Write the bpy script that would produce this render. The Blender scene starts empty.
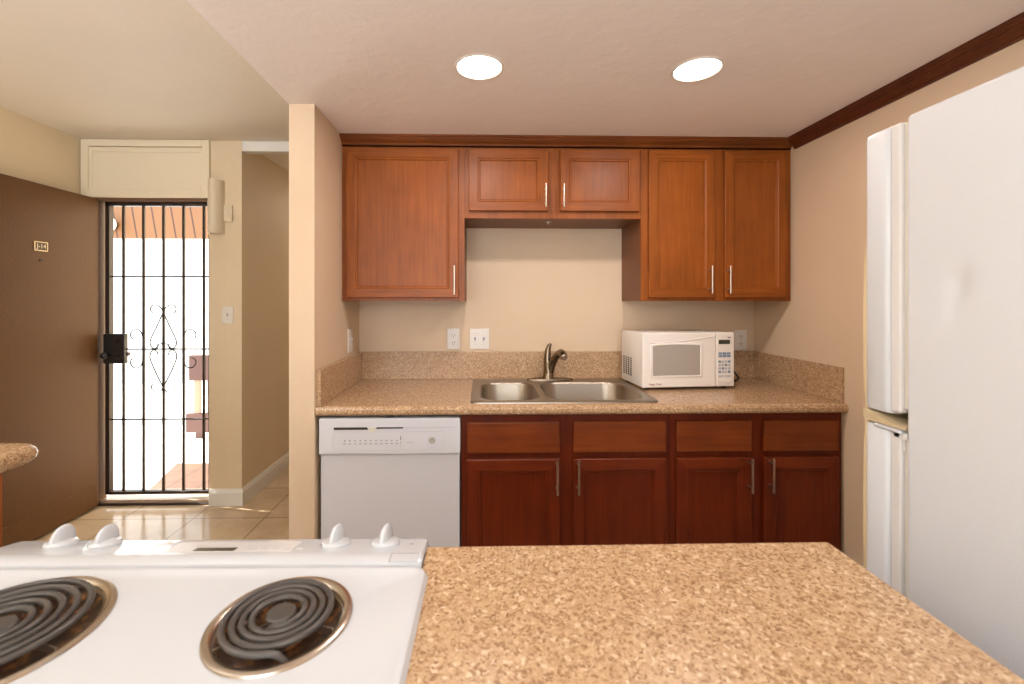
import bpy, bmesh, math, random
from mathutils import Vector, Matrix
random.seed(7)
D = bpy.data
C = bpy.context.scene.collection
PI = math.pi

# ------------------------------------------------------------------ camera, world, light, exposure
TH = math.radians(1.3); cT = math.cos(TH); sT = math.sin(TH); FPX = 441.0; EYE = 1.35
cam_d = D.cameras.new('camera'); cam = D.objects.new('camera', cam_d); C.objects.link(cam)
cam.location = (0, 0, EYE); cam.rotation_euler = (PI/2, 0, -TH)
cam_d.sensor_width = 36; cam_d.lens = FPX/1024*36
cam_d.shift_x = 19.5/1024; cam_d.shift_y = -42/1024
cam_d.dof.use_dof = True; cam_d.dof.focus_distance = 2.2; cam_d.dof.aperture_fstop = 4.5
cam_d.clip_start = 0.02; cam_d.clip_end = 200
bpy.context.scene.camera = cam
vs = bpy.context.scene.view_settings
vs.view_transform = 'Standard'; vs.look = 'None'; vs.gamma = 1.0; vs.use_curve_mapping = False
vs.exposure = 0.09
w = D.worlds.new('sky'); bpy.context.scene.world = w; w.use_nodes = True
bg = w.node_tree.nodes['Background']
bg.inputs[0].default_value = (0.86, 0.93, 1.0, 1); bg.inputs[1].default_value = 4.5

def light(name, kind, loc, rot, power, color, **kw):
    d = D.lights.new(name, kind); d.energy = power; d.color = color
    for k, v in kw.items(): setattr(d, k, v)
    o = D.objects.new(name, d); C.objects.link(o); o.location = loc; o.rotation_euler = rot
    return o
sun_dir = Vector((0.62, -0.13, -0.78))
sun = light('sun', 'SUN', (-6, 6, 8), (0, 0, 0), 14.0, (1, 0.96, 0.90), angle=math.radians(0.6))
sun.rotation_euler = sun_dir.to_track_quat('-Z', 'Y').to_euler()
# added daylight fill, set at an unseen window placed behind the camera
light('window_fill', 'AREA', (-0.6, -3.72, 1.25), (PI/2, 0, 0), 38, (0.95, 0.985, 1.08),
      shape='RECTANGLE', size=3.0, size_y=2.1)
# the photographer's flash, just above the lens
light('camera_flash', 'POINT', (0.10, -0.03, 1.69), (0, 0, 0), 10, (0.94, 0.97, 1.0), shadow_soft_size=0.06)
# added unseen fill: bare uplights behind the camera, bounced off the ceiling
light('living_fill', 'AREA', (0.2, -1.3, 1.75), (PI, 0, 0), 18, (0.92, 0.97, 1.10), shape='DISK', size=.4)
light('hall_fill', 'AREA', (-1.75, -0.1, 1.75), (PI, 0, 0), 44, (0.92, 0.97, 1.10), shape='DISK', size=.4)
light('corridor_fill', 'AREA', (-1.15, 4.6, 2.36), (0, 0, 0), 9, (1.0, 0.93, 0.82), shape='DISK', size=.3)  # added fill to brighten the corridor, no fixture there
CAN_POWER = 5.9
CAN_COLOR = (1.0, 0.88, 0.84)

# ------------------------------------------------------------------ pixel helpers (a photo point on its own real plane)
def atY(px, py, Y):
    t = (px-492.5)/FPX; x = Y*(sT+t*cT)/(cT-t*sT); d = x*sT+Y*cT
    return Vector((x, Y, EYE-(py-300)/FPX*d))

# ------------------------------------------------------------------ materials
def mat(name, color=(.8, .8, .8), rough=.5, metal=0.0, coat=0.0, spec=.5, emit=None, emit_s=0.0):
    m = D.materials.new(name); m.use_nodes = True
    b = m.node_tree.nodes['Principled BSDF']
    b.inputs['Base Color'].default_value = (*color, 1); b.inputs['Roughness'].default_value = rough
    b.inputs['Metallic'].default_value = metal; b.inputs['Coat Weight'].default_value = coat
    b.inputs['Specular IOR Level'].default_value = spec
    if emit: b.inputs['Emission Color'].default_value = (*emit, 1); b.inputs['Emission Strength'].default_value = emit_s
    return m
def nd(m, t, **kw):
    n = m.node_tree.nodes.new(t)
    for k, v in kw.items(): setattr(n, k, v)
    return n
def lk(m, a, b): m.node_tree.links.new(a, b)
def bsdf(m): return m.node_tree.nodes['Principled BSDF']
def coords(m, scale=(1, 1, 1)):
    g = nd(m, 'ShaderNodeNewGeometry'); mp = nd(m, 'ShaderNodeMapping'); mp.inputs['Scale'].default_value = scale
    lk(m, g.outputs['Position'], mp.inputs['Vector']); return mp.outputs['Vector']
def ramp(m, fac, stops, interp='LINEAR'):
    r = nd(m, 'ShaderNodeValToRGB'); r.color_ramp.interpolation = interp
    e = r.color_ramp.elements
    while len(e) < len(stops): e.new(0.5)
    for i, (p, c) in enumerate(stops):
        e[i].position = p; e[i].color = (*c, 1)
    lk(m, fac, r.inputs['Fac']); return r.outputs['Color']
def noise(m, vec, scale, detail=3, rough=.5):
    n = nd(m, 'ShaderNodeTexNoise'); n.inputs['Scale'].default_value = scale; n.inputs['Detail'].default_value = detail
    n.inputs['Roughness'].default_value = rough; lk(m, vec, n.inputs['Vector']); return n.outputs['Fac']
def mixc(m, fac, a, b, mode='MIX'):
    x = nd(m, 'ShaderNodeMix', data_type='RGBA', blend_type=mode)
    if isinstance(fac, (int, float)): x.inputs[0].default_value = fac
    else: lk(m, fac, x.inputs[0])
    for s, i in ((a, 6), (b, 7)):
        if isinstance(s, tuple): x.inputs[i].default_value = (*s, 1)
        else: lk(m, s, x.inputs[i])
    return x.outputs[2]
def bump(m, h, strength, dist=.002):
    b = nd(m, 'ShaderNodeBump'); b.inputs['Strength'].default_value = strength; b.inputs['Distance'].default_value = dist
    lk(m, h, b.inputs['Height']); lk(m, b.outputs['Normal'], bsdf(m).inputs['Normal'])

def paint(name, color, tex=.25, rough=.6, scale=38, spec=.3):
    m = mat(name, color, rough, spec=spec)
    v = coords(m); n = noise(m, v, scale, 4, .6)
    r = ramp(m, n, [(.45, (0, 0, 0)), (.62, (1, 1, 1))])
    bump(m, r, tex, .0016)
    n2 = noise(m, v, 3, 2)
    lk(m, mixc(m, n2, tuple(c*.96 for c in color), tuple(min(1, c*1.03) for c in color)), bsdf(m).inputs['Base Color'])
    return m
def granite(name, stretch=1.0):
    m = mat(name, rough=.22, spec=.5)
    v = coords(m)
    vo = nd(m, 'ShaderNodeTexVoronoi'); vo.inputs['Scale'].default_value = 200; vo.inputs['Randomness'].default_value = 1
    nz = nd(m, 'ShaderNodeTexNoise'); nz.inputs['Scale'].default_value = 90; lk(m, v, nz.inputs['Vector'])
    ad = nd(m, 'ShaderNodeMix', data_type='VECTOR'); ad.inputs[0].default_value = .012
    lk(m, v, ad.inputs[4]); lk(m, nz.outputs['Color'], ad.inputs[5]); lk(m, ad.outputs[1], vo.inputs['Vector'])
    sp = nd(m, 'ShaderNodeSeparateColor'); lk(m, vo.outputs['Color'], sp.inputs['Color'])
    big = ramp(m, sp.outputs['Red'], [(0, (.22, .11, .05)), (.06, (.32, .18, .085)), (.20, (.44, .27, .145)), (.45, (.52, .345, .195)), (.78, (.60, .415, .25)), (.93, (.74, .57, .39))], 'CONSTANT')
    fine = nd(m, 'ShaderNodeTexVoronoi'); fine.inputs['Scale'].default_value = 380; lk(m, ad.outputs[1], fine.inputs['Vector'])
    sp2 = nd(m, 'ShaderNodeSeparateColor'); lk(m, fine.outputs['Color'], sp2.inputs['Color'])
    fr = ramp(m, sp2.outputs['Green'], [(0, (.24, .12, .055)), (.12, (.42, .26, .135)), (.4, (.52, .345, .195)), (.85, (.66, .47, .30))], 'CONSTANT')
    dk = nd(m, 'ShaderNodeTexVoronoi'); dk.inputs['Scale'].default_value = 190; lk(m, ad.outputs[1], dk.inputs['Vector'])
    sp3 = nd(m, 'ShaderNodeSeparateColor'); lk(m, dk.outputs['Color'], sp3.inputs['Color'])
    near = nd(m, 'ShaderNodeMath', operation='LESS_THAN'); lk(m, dk.outputs['Distance'], near.inputs[0]); near.inputs[1].default_value = .42
    some = nd(m, 'ShaderNodeMath', operation='LESS_THAN'); lk(m, sp3.outputs['Blue'], some.inputs[0]); some.inputs[1].default_value = .26
    both = nd(m, 'ShaderNodeMath', operation='MULTIPLY'); lk(m, near.outputs[0], both.inputs[0]); lk(m, some.outputs[0], both.inputs[1])
    body = mixc(m, .4, big, fr)
    lk(m, mixc(m, both.outputs[0], body, (.29, .16, .08)), bsdf(m).inputs['Base Color'])
    return m
def wood(name, dark, light_, rough=.40, horiz=False, coat=.0):
    m = mat(name, light_, rough, coat=coat, spec=.32); bsdf(m).inputs['Coat Roughness'].default_value = .25
    v = coords(m, (5, 5, 60) if horiz else (60, 60, 5)) if False else coords(m, (1.2, 14, 22) if horiz else (22, 14, 1.2))
    n = noise(m, v, 3.0, 5, .6)
    g = ramp(m, n, [(.28, dark), (.72, light_)])
    v2 = coords(m, (3, 3, 3)); n2 = noise(m, v2, 1.8, 3)
    blot = ramp(m, n2, [(.3, (.78, .75, .72)), (.7, (1.2, 1.2, 1.2))])
    lk(m, mixc(m, .7, g, blot, 'MULTIPLY'), bsdf(m).inputs['Base Color'])
    return m
def tile(name, base, base2, grout, size, ox, oy, rough=.28):
    m = mat(name, base, rough)
    g = nd(m, 'ShaderNodeNewGeometry'); sx = nd(m, 'ShaderNodeSeparateXYZ'); lk(m, g.outputs['Position'], sx.inputs[0])
    def edge(sock, off):
        a = nd(m, 'ShaderNodeMath', operation='SUBTRACT'); lk(m, sock, a.inputs[0]); a.inputs[1].default_value = off
        b = nd(m, 'ShaderNodeMath', operation='DIVIDE'); lk(m, a.outputs[0], b.inputs[0]); b.inputs[1].default_value = size
        f = nd(m, 'ShaderNodeMath', operation='FRACT'); lk(m, b.outputs[0], f.inputs[0])
        s = nd(m, 'ShaderNodeMath', operation='SUBTRACT'); lk(m, f.outputs[0], s.inputs[0]); s.inputs[1].default_value = .5
        ab = nd(m, 'ShaderNodeMath', operation='ABSOLUTE'); lk(m, s.outputs[0], ab.inputs[0])
        gt = nd(m, 'ShaderNodeMath', operation='GREATER_THAN'); lk(m, ab.outputs[0], gt.inputs[0]); gt.inputs[1].default_value = .5-.004/size
        return gt.outputs[0]
    mx = nd(m, 'ShaderNodeMath', operation='MAXIMUM'); lk(m, edge(sx.outputs[0], ox), mx.inputs[0]); lk(m, edge(sx.outputs[1], oy), mx.inputs[1])
    v = coords(m); n = noise(m, v, 5, 5, .65)
    body = ramp(m, n, [(.3, base), (.7, base2)])
    lk(m, mixc(m, mx.outputs[0], body, grout), bsdf(m).inputs['Base Color'])
    return m

M = {}
M['kitchen_wall'] = paint('kitchen_wall_paint', (.70, .54, .375), .12)
M['hall_wall'] = paint('hall_wall_paint', (.76, .625, .43), .15)
M['kitchen_ceiling'] = paint('kitchen_ceiling_paint', (.92, .86, .82), .3, scale=14)
M['hall_ceiling'] = paint('hall_ceiling_paint', (.82, .75, .63), .15)
M['white_trim'] = mat('white_trim_paint', (.82, .80, .74), .45)
M['cream_trim'] = mat('cream_trim_paint', (.86, .76, .56), .45)
M['granite'] = granite('speckled_tan_granite')
M['upper_wood'] = wood('maple_stained_cinnamon', (.20, .049, .004), (.315, .086, .009))
M['upper_wood_h'] = wood('maple_stained_cinnamon_rail', (.20, .049, .004), (.315, .086, .009), horiz=True)
M['upper_panel'] = wood('maple_stained_cinnamon_panel', (.22, .056, .005), (.31, .084, .009))
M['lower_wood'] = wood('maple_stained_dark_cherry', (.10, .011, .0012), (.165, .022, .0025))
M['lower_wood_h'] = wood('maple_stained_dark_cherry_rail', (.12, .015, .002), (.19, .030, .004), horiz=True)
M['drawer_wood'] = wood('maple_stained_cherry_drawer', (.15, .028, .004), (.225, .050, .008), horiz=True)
M['crown'] = wood('crown_mahogany', (.080, .018, .006), (.13, .033, .010), horiz=True)
M['cabinet_crown'] = wood('crown_cinnamon', (.13, .032, .004), (.20, .052, .007), horiz=True)
M['cab_inside'] = mat('cabinet_side_veneer', (.19, .068, .022), .5)
M['nickel'] = mat('brushed_nickel', (.58, .51, .43), .28, 1)
M['bronze'] = mat('brushed_bronze_nickel', (.23, .18, .125), .25, 1)
M['steel'] = mat('stainless_steel', (.37, .32, .26), .37, 1)
M['chrome'] = mat('chrome_drip_rim', (.56, .49, .41), .26, 1)
M['enamel'] = mat('white_enamel', (.57, .59, .62), .16, coat=.3)
M['white_appliance'] = mat('white_appliance', (.60, .59, .59), .30)
M['dw_panel'] = mat('dishwasher_white', (.69, .70, .75), .32)
M['fridge'] = paint('fridge_white_textured', (.675, .70, .73), .12, rough=.38, scale=260, spec=.4)
M['fridge_edge'] = mat('fridge_door_white', (.74, .735, .725), .3)
M['aged'] = mat('yellowed_plastic', (.74, .60, .37), .4)
M['mw'] = mat('microwave_white', (.84, .79, .72), .35)
M['mw_glass'] = mat('microwave_window_mesh', (.40, .36, .31), .2)
M['black'] = mat('black_plastic', (.02, .018, .016), .35)
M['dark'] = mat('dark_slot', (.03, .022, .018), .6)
M['grey_mark'] = mat('grey_print', (.25, .22, .20), .5)
M['blue_key'] = mat('blue_keypad', (.20, .29, .38), .5)
M['pale_key'] = mat('pale_keypad', (.52, .52, .55), .5)
M['red_print'] = mat('red_print', (.25, .05, .04), .5)
M['lcd'] = mat('display_glass', (.05, .05, .035), .2)
M['iron'] = mat('dark_brown_iron', (.030, .016, .010), .45)
M['door'] = paint('brown_door_paint', (.124, .056, .019), .2, rough=.42, scale=60, spec=.25)
M['door_frame'] = mat('brown_frame_paint', (.16, .085, .045), .45)
M['brass'] = mat('brass', (.72, .55, .34), .45, .6)
M['plate_dark'] = mat('plate_brown', (.05, .025, .012), .4)
M['plate_letter'] = mat('plate_letter_cream', (.85, .68, .45), .4)
M['switch'] = mat('white_plastic_plate', (.76, .71, .64), .35)
M['sconce'] = mat('cream_ceramic', (.74, .63, .44), .45)
M['lens'] = mat('lamp_lens', (1, 1, 1), .5, emit=(1, .93, .82), emit_s=9.0)
M['baffle'] = mat('lamp_trim_white', (.82, .76, .68), .4)
M['burnt'] = None
M['coil'] = mat('heating_coil', (.085, .075, .068), .42, .3)
M['tile'] = tile('beige_floor_tile', (.50, .36, .22), (.62, .47, .31), (.28, .20, .13), .435, -1.785, 2.765, .17)
M['paver'] = tile('red_brown_paver', (.095, .040, .019), (.145, .068, .034), (.03, .016, .010), .22, -1.85, 3.13, .6)
M['stucco'] = paint('white_stucco', (.88, .86, .82), .5, scale=60)
M['rail_wood'] = mat('brown_rail_paint', (.085, .032, .020), .55)
M['pale_wood'] = mat('pale_rail_slat', (.30, .19, .12), .5)
M['carpet'] = M['tile']
# burnt drip bowl: dark crust with rusty patches
m = mat('burnt_drip_bowl', (.05, .02, .01), .35, .5)
n = noise(m, coords(m), 60, 5, .7)
lk(m, ramp(m, n, [(.35, (.014, .008, .005)), (.52, (.07, .03, .012)), (.68, (.40, .17, .05))]), bsdf(m).inputs['Base Color'])
M['burnt'] = m
# siding board with slanted grooves
m = mat('orange_wood_siding', (.55, .24, .09), .6)
g = nd(m, 'ShaderNodeNewGeometry'); sx = nd(m, 'ShaderNodeSeparateXYZ'); lk(m, g.outputs['Position'], sx.inputs[0])
sk = nd(m, 'ShaderNodeMath', operation='MULTIPLY_ADD'); lk(m, sx.outputs[2], sk.inputs[0]); sk.inputs[1].default_value = .175; sh_ = nd(m, 'ShaderNodeMath', operation='ADD'); lk(m, sx.outputs[0], sh_.inputs[0]); sh_.inputs[1].default_value = .11; lk(m, sh_.outputs[0], sk.inputs[2])
dv = nd(m, 'ShaderNodeMath', operation='DIVIDE'); lk(m, sk.outputs[0], dv.inputs[0]); dv.inputs[1].default_value = .235
fr = nd(m, 'ShaderNodeMath', operation='FRACT'); lk(m, dv.outputs[0], fr.inputs[0])
lt = nd(m, 'ShaderNodeMath', operation='LESS_THAN'); lk(m, fr.outputs[0], lt.inputs[0]); lt.inputs[1].default_value = .085
lk(m, mixc(m, lt.outputs[0], (.19, .080, .025), (.06, .022, .008)), bsdf(m).inputs['Base Color'])
M['siding'] = m
# thin window glass
m = D.materials.new('window_glass'); m.use_nodes = True
nt = m.node_tree; nt.nodes.remove(nt.nodes['Principled BSDF'])
tr = nd(m, 'ShaderNodeBsdfTransparent'); gl = nd(m, 'ShaderNodeBsdfGlossy'); gl.inputs['Roughness'].default_value = .02
mx = nd(m, 'ShaderNodeMixShader'); mx.inputs[0].default_value = .06
lk(m, tr.outputs[0], mx.inputs[1]); lk(m, gl.outputs[0], mx.inputs[2]); lk(m, mx.outputs[0], nt.nodes['Material Output'].inputs[0])
M['glass'] = m

# ------------------------------------------------------------------ mesh helpers
class MB:
    """collects shapes into one bmesh (world or local coordinates)"""
    def __init__(self): self.b = bmesh.new()
    def merge(self, t):
        me = D.meshes.new('tmp'); t.to_mesh(me); t.free(); self.b.from_mesh(me); D.meshes.remove(me); return self
    def box(self, x0, x1, y0, y1, z0, z1, bev=0.0, seg=2):
        t = bmesh.new(); bmesh.ops.create_cube(t, size=1)
        for v in t.verts:
            v.co = Vector((x0+(v.co.x+.5)*(x1-x0), y0+(v.co.y+.5)*(y1-y0), z0+(v.co.z+.5)*(z1-z0)))
        if bev: bmesh.ops.bevel(t, geom=list(t.edges), offset=bev, segments=seg, affect='EDGES', profile=.5)
        return self.merge(t)
    def cyl(self, p, q, r, r2=None, n=20, bev=0.0):
        p = Vector(p); q = Vector(q); d = q-p; t = bmesh.new()
        bmesh.ops.create_cone(t, cap_ends=True, segments=n, radius1=r, radius2=r if r2 is None else r2, depth=d.length)
        if bev:
            ed = [e for e in t.edges if len(e.link_faces) == 2 and e.calc_face_angle() > 1]
            bmesh.ops.bevel(t, geom=ed, offset=bev, segments=2, affect='EDGES')
        bmesh.ops.transform(t, matrix=Matrix.Translation((p+q)/2) @ d.to_track_quat('Z', 'Y').to_matrix().to_4x4(), verts=t.verts)
        return self.merge(t)
    def sphere(self, c, r, sc=(1, 1, 1), n=20):
        t = bmesh.new(); bmesh.ops.create_uvsphere(t, u_segments=n, v_segments=n//2+2, radius=r)
        for v in t.verts: v.co = Vector((c[0]+v.co.x*sc[0], c[1]+v.co.y*sc[1], c[2]+v.co.z*sc[2]))
        return self.merge(t)
    def loft(self, loops, cap0=True, cap1=True, closed=True):
        t = self.b; L = [[t.verts.new(p) for p in lp] for lp in loops]; n = len(L[0])
        for a, b in zip(L, L[1:]):
            for i in range(n if closed else n-1):
                j = (i+1) % n
                try: t.faces.new((a[i], a[j], b[j], b[i]))
                except ValueError: pass
        if cap0: t.faces.new(list(reversed(L[0])))
        if cap1: t.faces.new(L[-1])
        return self
    def tube(self, pts, r, n=8, radii=None, flat=1.0):
        pts = [Vector(p) for p in pts]; loops = []; prev = None
        for i, p in enumerate(pts):
            d = (pts[min(i+1, len(pts)-1)]-pts[max(i-1, 0)]).normalized()
            if prev is None:
                u = d.cross(Vector((0, 0, 1)))
                if u.length < 1e-3: u = d.cross(Vector((0, 1, 0)))
            else: u = prev - d*prev.dot(d)
            u.normalize(); prev = u; v = d.cross(u); rr = radii[i] if radii else r
            loops.append([p+(u*math.cos(2*PI*k/n)+v*math.sin(2*PI*k/n)*flat)*rr for k in range(n)])
        return self.loft(loops)
    def lathe(self, c, prof, n=40, cap0=False, cap1=False):
        return self.loft([[Vector((c[0]+r*math.cos(2*PI*k/n), c[1]+r*math.sin(2*PI*k/n), c[2]+z)) for k in range(n)] for r, z in prof], cap0, cap1)
    def prism(self, poly, axis, a, b):
        """polygon of (u, v) swept along an axis; axis x: (y, z); y: (x, z); z: (x, y)"""
        f = {'x': lambda u, v, s: (s, u, v), 'y': lambda u, v, s: (u, s, v), 'z': lambda u, v, s: (u, v, s)}[axis]
        return self.loft([[f(u, v, a) for u, v in poly], [f(u, v, b) for u, v in poly]])
    def plate(self, outer, holes, z):
        t = bmesh.new(); ed = []
        for lp in [outer]+holes:
            vs_ = [t.verts.new((x, y, z)) for x, y in lp]
            ed += [t.edges.new((vs_[i], vs_[(i+1) % len(vs_)])) for i in range(len(vs_))]
        bmesh.ops.triangle_fill(t, use_beauty=True, use_dissolve=False, edges=ed, normal=(0, 0, 1))
        return self.merge(t)
    def ring(self, x0, x1, z0, z1, t, yf, yb, b=.0025):
        """one closed rectangular frame, facing -y"""
        L = [[(x0+e, y, z0+e), (x1-e, y, z0+e), (x1-e, y, z1-e), (x0+e, y, z1-e)] for e, y in ((0, yb), (0, yf+b), (b, yf), (t-b, yf), (t, yf+b), (t, yb))]
        return self.loft(L+[L[0]], False, False)
    def board(self, x0, x1, z0, z1, holes, yf, yb):
        """one board facing -y with rectangular openings"""
        q = MB(); R_ = lambda h: [(h[0], h[2]), (h[1], h[2]), (h[1], h[3]), (h[0], h[3])]
        lp = [R_((x0, x1, z0, z1))]+[R_(h) for h in holes]
        for z in (0, 1): q.plate(lp[0], lp[1:], z)
        for l in lp: q.loft([[(x, y, z) for x, y in l] for z in (0, 1)], False, False)
        for v in q.b.verts: v.co = Vector((v.co.x, yf+(yb-yf)*v.co.z, v.co.y))
        return self.merge(q.b)
    def bin(self, x0, x1, y0, y1, z0, z1, t, open_='y'):
        """open box, its mouth at y0 ('y') or at z1 ('z')"""
        if open_ == 'y': f = lambda e, y: [(x0+e, y, z0+e), (x1-e, y, z0+e), (x1-e, y, z1-e), (x0+e, y, z1-e)]; L = [f(0, y1), f(0, y0), f(t, y0), f(t, y1-t)]
        else: f = lambda e, z: [(x0+e, y0+e, z), (x1-e, y0+e, z), (x1-e, y1-e, z), (x0+e, y1-e, z)]; L = [f(0, z0), f(0, z1), f(t, z1), f(t, z0+t)]
        return self.loft(L, True, True)
    def xform(self, mtx):
        bmesh.ops.transform(self.b, matrix=mtx, verts=self.b.verts); return self
    def build(self, name, material, parent=None, smooth=None, weld=False):
        if weld: bmesh.ops.remove_doubles(self.b, verts=self.b.verts, dist=1e-5)
        bmesh.ops.recalc_face_normals(self.b, faces=self.b.faces)
        cs = [v.co for v in self.b.verts]
        lo = Vector([min(c[i] for c in cs) for i in range(3)]); hi = Vector([max(c[i] for c in cs) for i in range(3)])
        o0 = (lo+hi)/2; o0.z = lo.z
        for v in self.b.verts: v.co -= o0
        if smooth is not None:
            for e in self.b.edges: e.smooth = not (len(e.link_faces) == 2 and e.calc_face_angle() > smooth)
            for f in self.b.faces: f.smooth = True
        me = D.meshes.new(name); self.b.to_mesh(me); self.b.free()
        me.materials.append(material)
        o = D.objects.new(name, me); C.objects.link(o)
        o.location = o0
        ORG[o] = o0
        if parent is not None:
            o.parent = parent; o.location = o0-ORG[parent]
        return o
ORG = {}
SM = math.radians(35)
def rrect(x0, x1, y0, y1, r, n=6):
    pts = []
    for cx, cy, a in ((x1-r, y1-r, 0), (x0+r, y1-r, 90), (x0+r, y0+r, 180), (x1-r, y0+r, 270)):
        for k in range(n+1):
            t = math.radians(a+90*k/n); pts.append((cx+r*math.cos(t), cy+r*math.sin(t)))
    return pts
def circ(cx, cy, r, n=40): return [(cx+r*math.cos(2*PI*k/n), cy+r*math.sin(2*PI*k/n)) for k in range(n)]
def tag(o, label=None, cat=None, group=None, kind=None):
    if label: o['label'] = label
    if cat: o['category'] = cat
    if group: o['group'] = group
    if kind: o['kind'] = kind
    return o
def thing(name, loc, label, cat, group=None):
    o = D.objects.new(name, None); C.objects.link(o); o.location = loc; o.empty_display_size = .1
    ORG[o] = Vector(loc); return tag(o, label, cat, group)
def struct(name, mb, m, label, cat='wall', smooth=None):
    return tag(mb.build(name, m, None, smooth), label, cat, kind='structure')
def box(*a, **k): return MB().box(*a, **k)
def text(body, name, parent, loc, rot, size, m, ext=.0004):
    cu = D.curves.new(name, 'FONT'); cu.body = body; cu.size = size; cu.extrude = ext; cu.align_x = 'CENTER'; cu.align_y = 'CENTER'
    tmp = D.objects.new('tmp_text', cu); C.objects.link(tmp)
    bpy.context.view_layer.update()
    me = D.meshes.new_from_object(tmp.evaluated_get(bpy.context.evaluated_depsgraph_get()))
    D.objects.remove(tmp); D.curves.remove(cu)
    me.materials.clear(); me.materials.append(m); me.name = name
    o = D.objects.new(name, me); C.objects.link(o); o.parent = parent
    o.location = Vector(loc)-ORG[parent]; o.rotation_euler = rot; ORG[o] = Vector(loc)
    return o

# ------------------------------------------------------------------ the room
KL, KR, KB = -.68, 1.527, 2.45         # kitchen side walls and back wall
KC, HC = 2.142, 2.397                 # dropped kitchen ceiling, hall ceiling
LW, EN, RY = -2.612, 2.94, -3.6       # left wall, entry wall, rear wall of the living room
struct('floor', box(LW-.1, KR+.1, RY-.1, 3.12, -.1, 0).box(-1.797, KR+.1, 3.12, 6.1, -.1, 0), M['tile'], 'beige ceramic tile floor of the entry hall', 'floor')
struct('wall_back', box(KL-.1, KR+.1, KB, KB+.1, 0, HC), M['kitchen_wall'], 'pale beige kitchen wall behind the sink')
struct('wall_right', box(KR, KR+.1, RY, KB, 0, HC), M['kitchen_wall'], 'pinkish beige wall beside the refrigerator')
struct('wall_partition', box(-.7817, KL, 1.80, 6.0, 0, HC), M['kitchen_wall'], 'cream end of the partition wall left of the dishwasher')
struct('wall_left', box(LW-.1, LW, RY, 3.1, 0, HC), M['hall_wall'], 'beige wall behind the open entry door')
struct('wall_front', box(LW, -2.54, EN, 3.015, 0, HC).box(-2.54, -1.797, EN, 3.10, 2.02, HC), M['hall_wall'], 'beige wall around the entry doorway')
struct('wall_left', box(-1.797, -1.584, EN, 6.0, 0, HC), M['hall_wall'], 'beige hallway wall with white baseboard right of the doorway')
struct('wall_far', box(-1.784, KR+.1, 6.0, 6.1, 0, HC), M['hall_wall'], 'end wall of the hallway')
struct('wall_rear', box(LW-.1, -2.1, RY-.1, RY, 0, HC).box(.9, KR+.1, RY-.1, RY, 0, HC).box(-2.1, .9, RY-.1, RY, 2.3, HC).box(-2.1, .9, RY-.1, RY, 0, .2), M['hall_wall'], 'living room wall with an added wide window')
wf = struct('added_window', box(-2.1, .9, RY-.09, RY-.03, .2, .25).box(-2.1, .9, RY-.09, RY-.03, 2.25, 2.3).box(-2.1, -2.05, RY-.09, RY-.03, .25, 2.25).box(.85, .9, RY-.09, RY-.03, .25, 2.25).box(-.63, -.57, RY-.09, RY-.03, .25, 2.25), M['white_trim'], 'wide window added in the unseen living room', 'window')  # unseen window, added to let daylight in from behind
MB().box(-2.05, .85, RY-.065, RY-.06, .25, 2.25).build('pane', M['glass'], wf)
struct('ceiling', box(LW-.1, KR+.1, RY-.1, 3.1, HC, HC+.1).box(-1.784, KR+.1, 3.1, 6.1, HC, HC+.1), M['hall_ceiling'], 'pale beige ceiling of the entry hall', 'ceiling')
# dropped kitchen ceiling with two round openings for the lamps
CANS = [(-.011, 1.502), (.738, 1.500)]; CR = .0765
mb = MB().plate([(-.7817, .02), (KR, .02), (KR, KB), (-.7817, KB)], [circ(x, y, CR) for x, y in CANS], KC)
mb.loft([[(-.7817, .02, z), (KR, .02, z), (KR, KB, z), (-.7817, KB, z)] for z in (KC, HC)], False, False)
for x, y in CANS: mb.loft([[(u, v, z) for u, v in circ(x, y, CR)] for z in (KC, KC+.06)], False, False)
struct('ceiling', mb, M['kitchen_ceiling'], 'lower textured kitchen ceiling with two round lamps', 'ceiling')
# crown moulding: along the cabinet tops and along the right wall
crown_p = [(0, 0), (0, -.056), (-.008, -.056), (-.008, -.048), (-.012, -.046), (-.014, -.040), (-.020, -.032), (-.030, -.027), (-.030, -.022), (-.036, -.020), (-.040, -.012), (-.046, -.010), (-.046, 0)]
struct('trim_1', MB().prism([(2.158+u, KC+v*.89) for u, v in crown_p], 'x', KL, KR-.0), M['cabinet_crown'], 'wooden crown moulding over the wall cabinets', 'moulding', SM)
struct('trim_2', MB().prism([(KR+u*.9, KC+v) for u, v in crown_p], 'y', .02, 2.12), M['crown'], 'dark wooden crown moulding along the right wall', 'moulding', SM)
# white header across the hallway and baseboards
struct('trim_3', box(-1.584, -.7817, EN, 3.0, 2.33, HC, bev=.004), M['white_trim'], 'white header strip across the hallway ceiling', 'trim')
bb = [(0, 0), (.013, 0), (.013, .085), (.010, .095), (.006, .11), (0, .11)]
struct('baseboard_front', MB().prism([(EN-u, v) for u, v in bb], 'x', -1.792, -1.571), M['white_trim'], 'white baseboard across the end of the hallway wall', 'baseboard')
struct('baseboard_left', MB().prism([(-1.584+u, v) for u, v in bb], 'y', EN-.005, 6.0), M['white_trim'], 'white baseboard along the hallway wall', 'baseboard')
struct('baseboard_left', MB().prism([(LW+u, v) for u, v in bb], 'y', 1.4, EN), M['white_trim'], 'white baseboard behind the entry door', 'baseboard')
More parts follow.
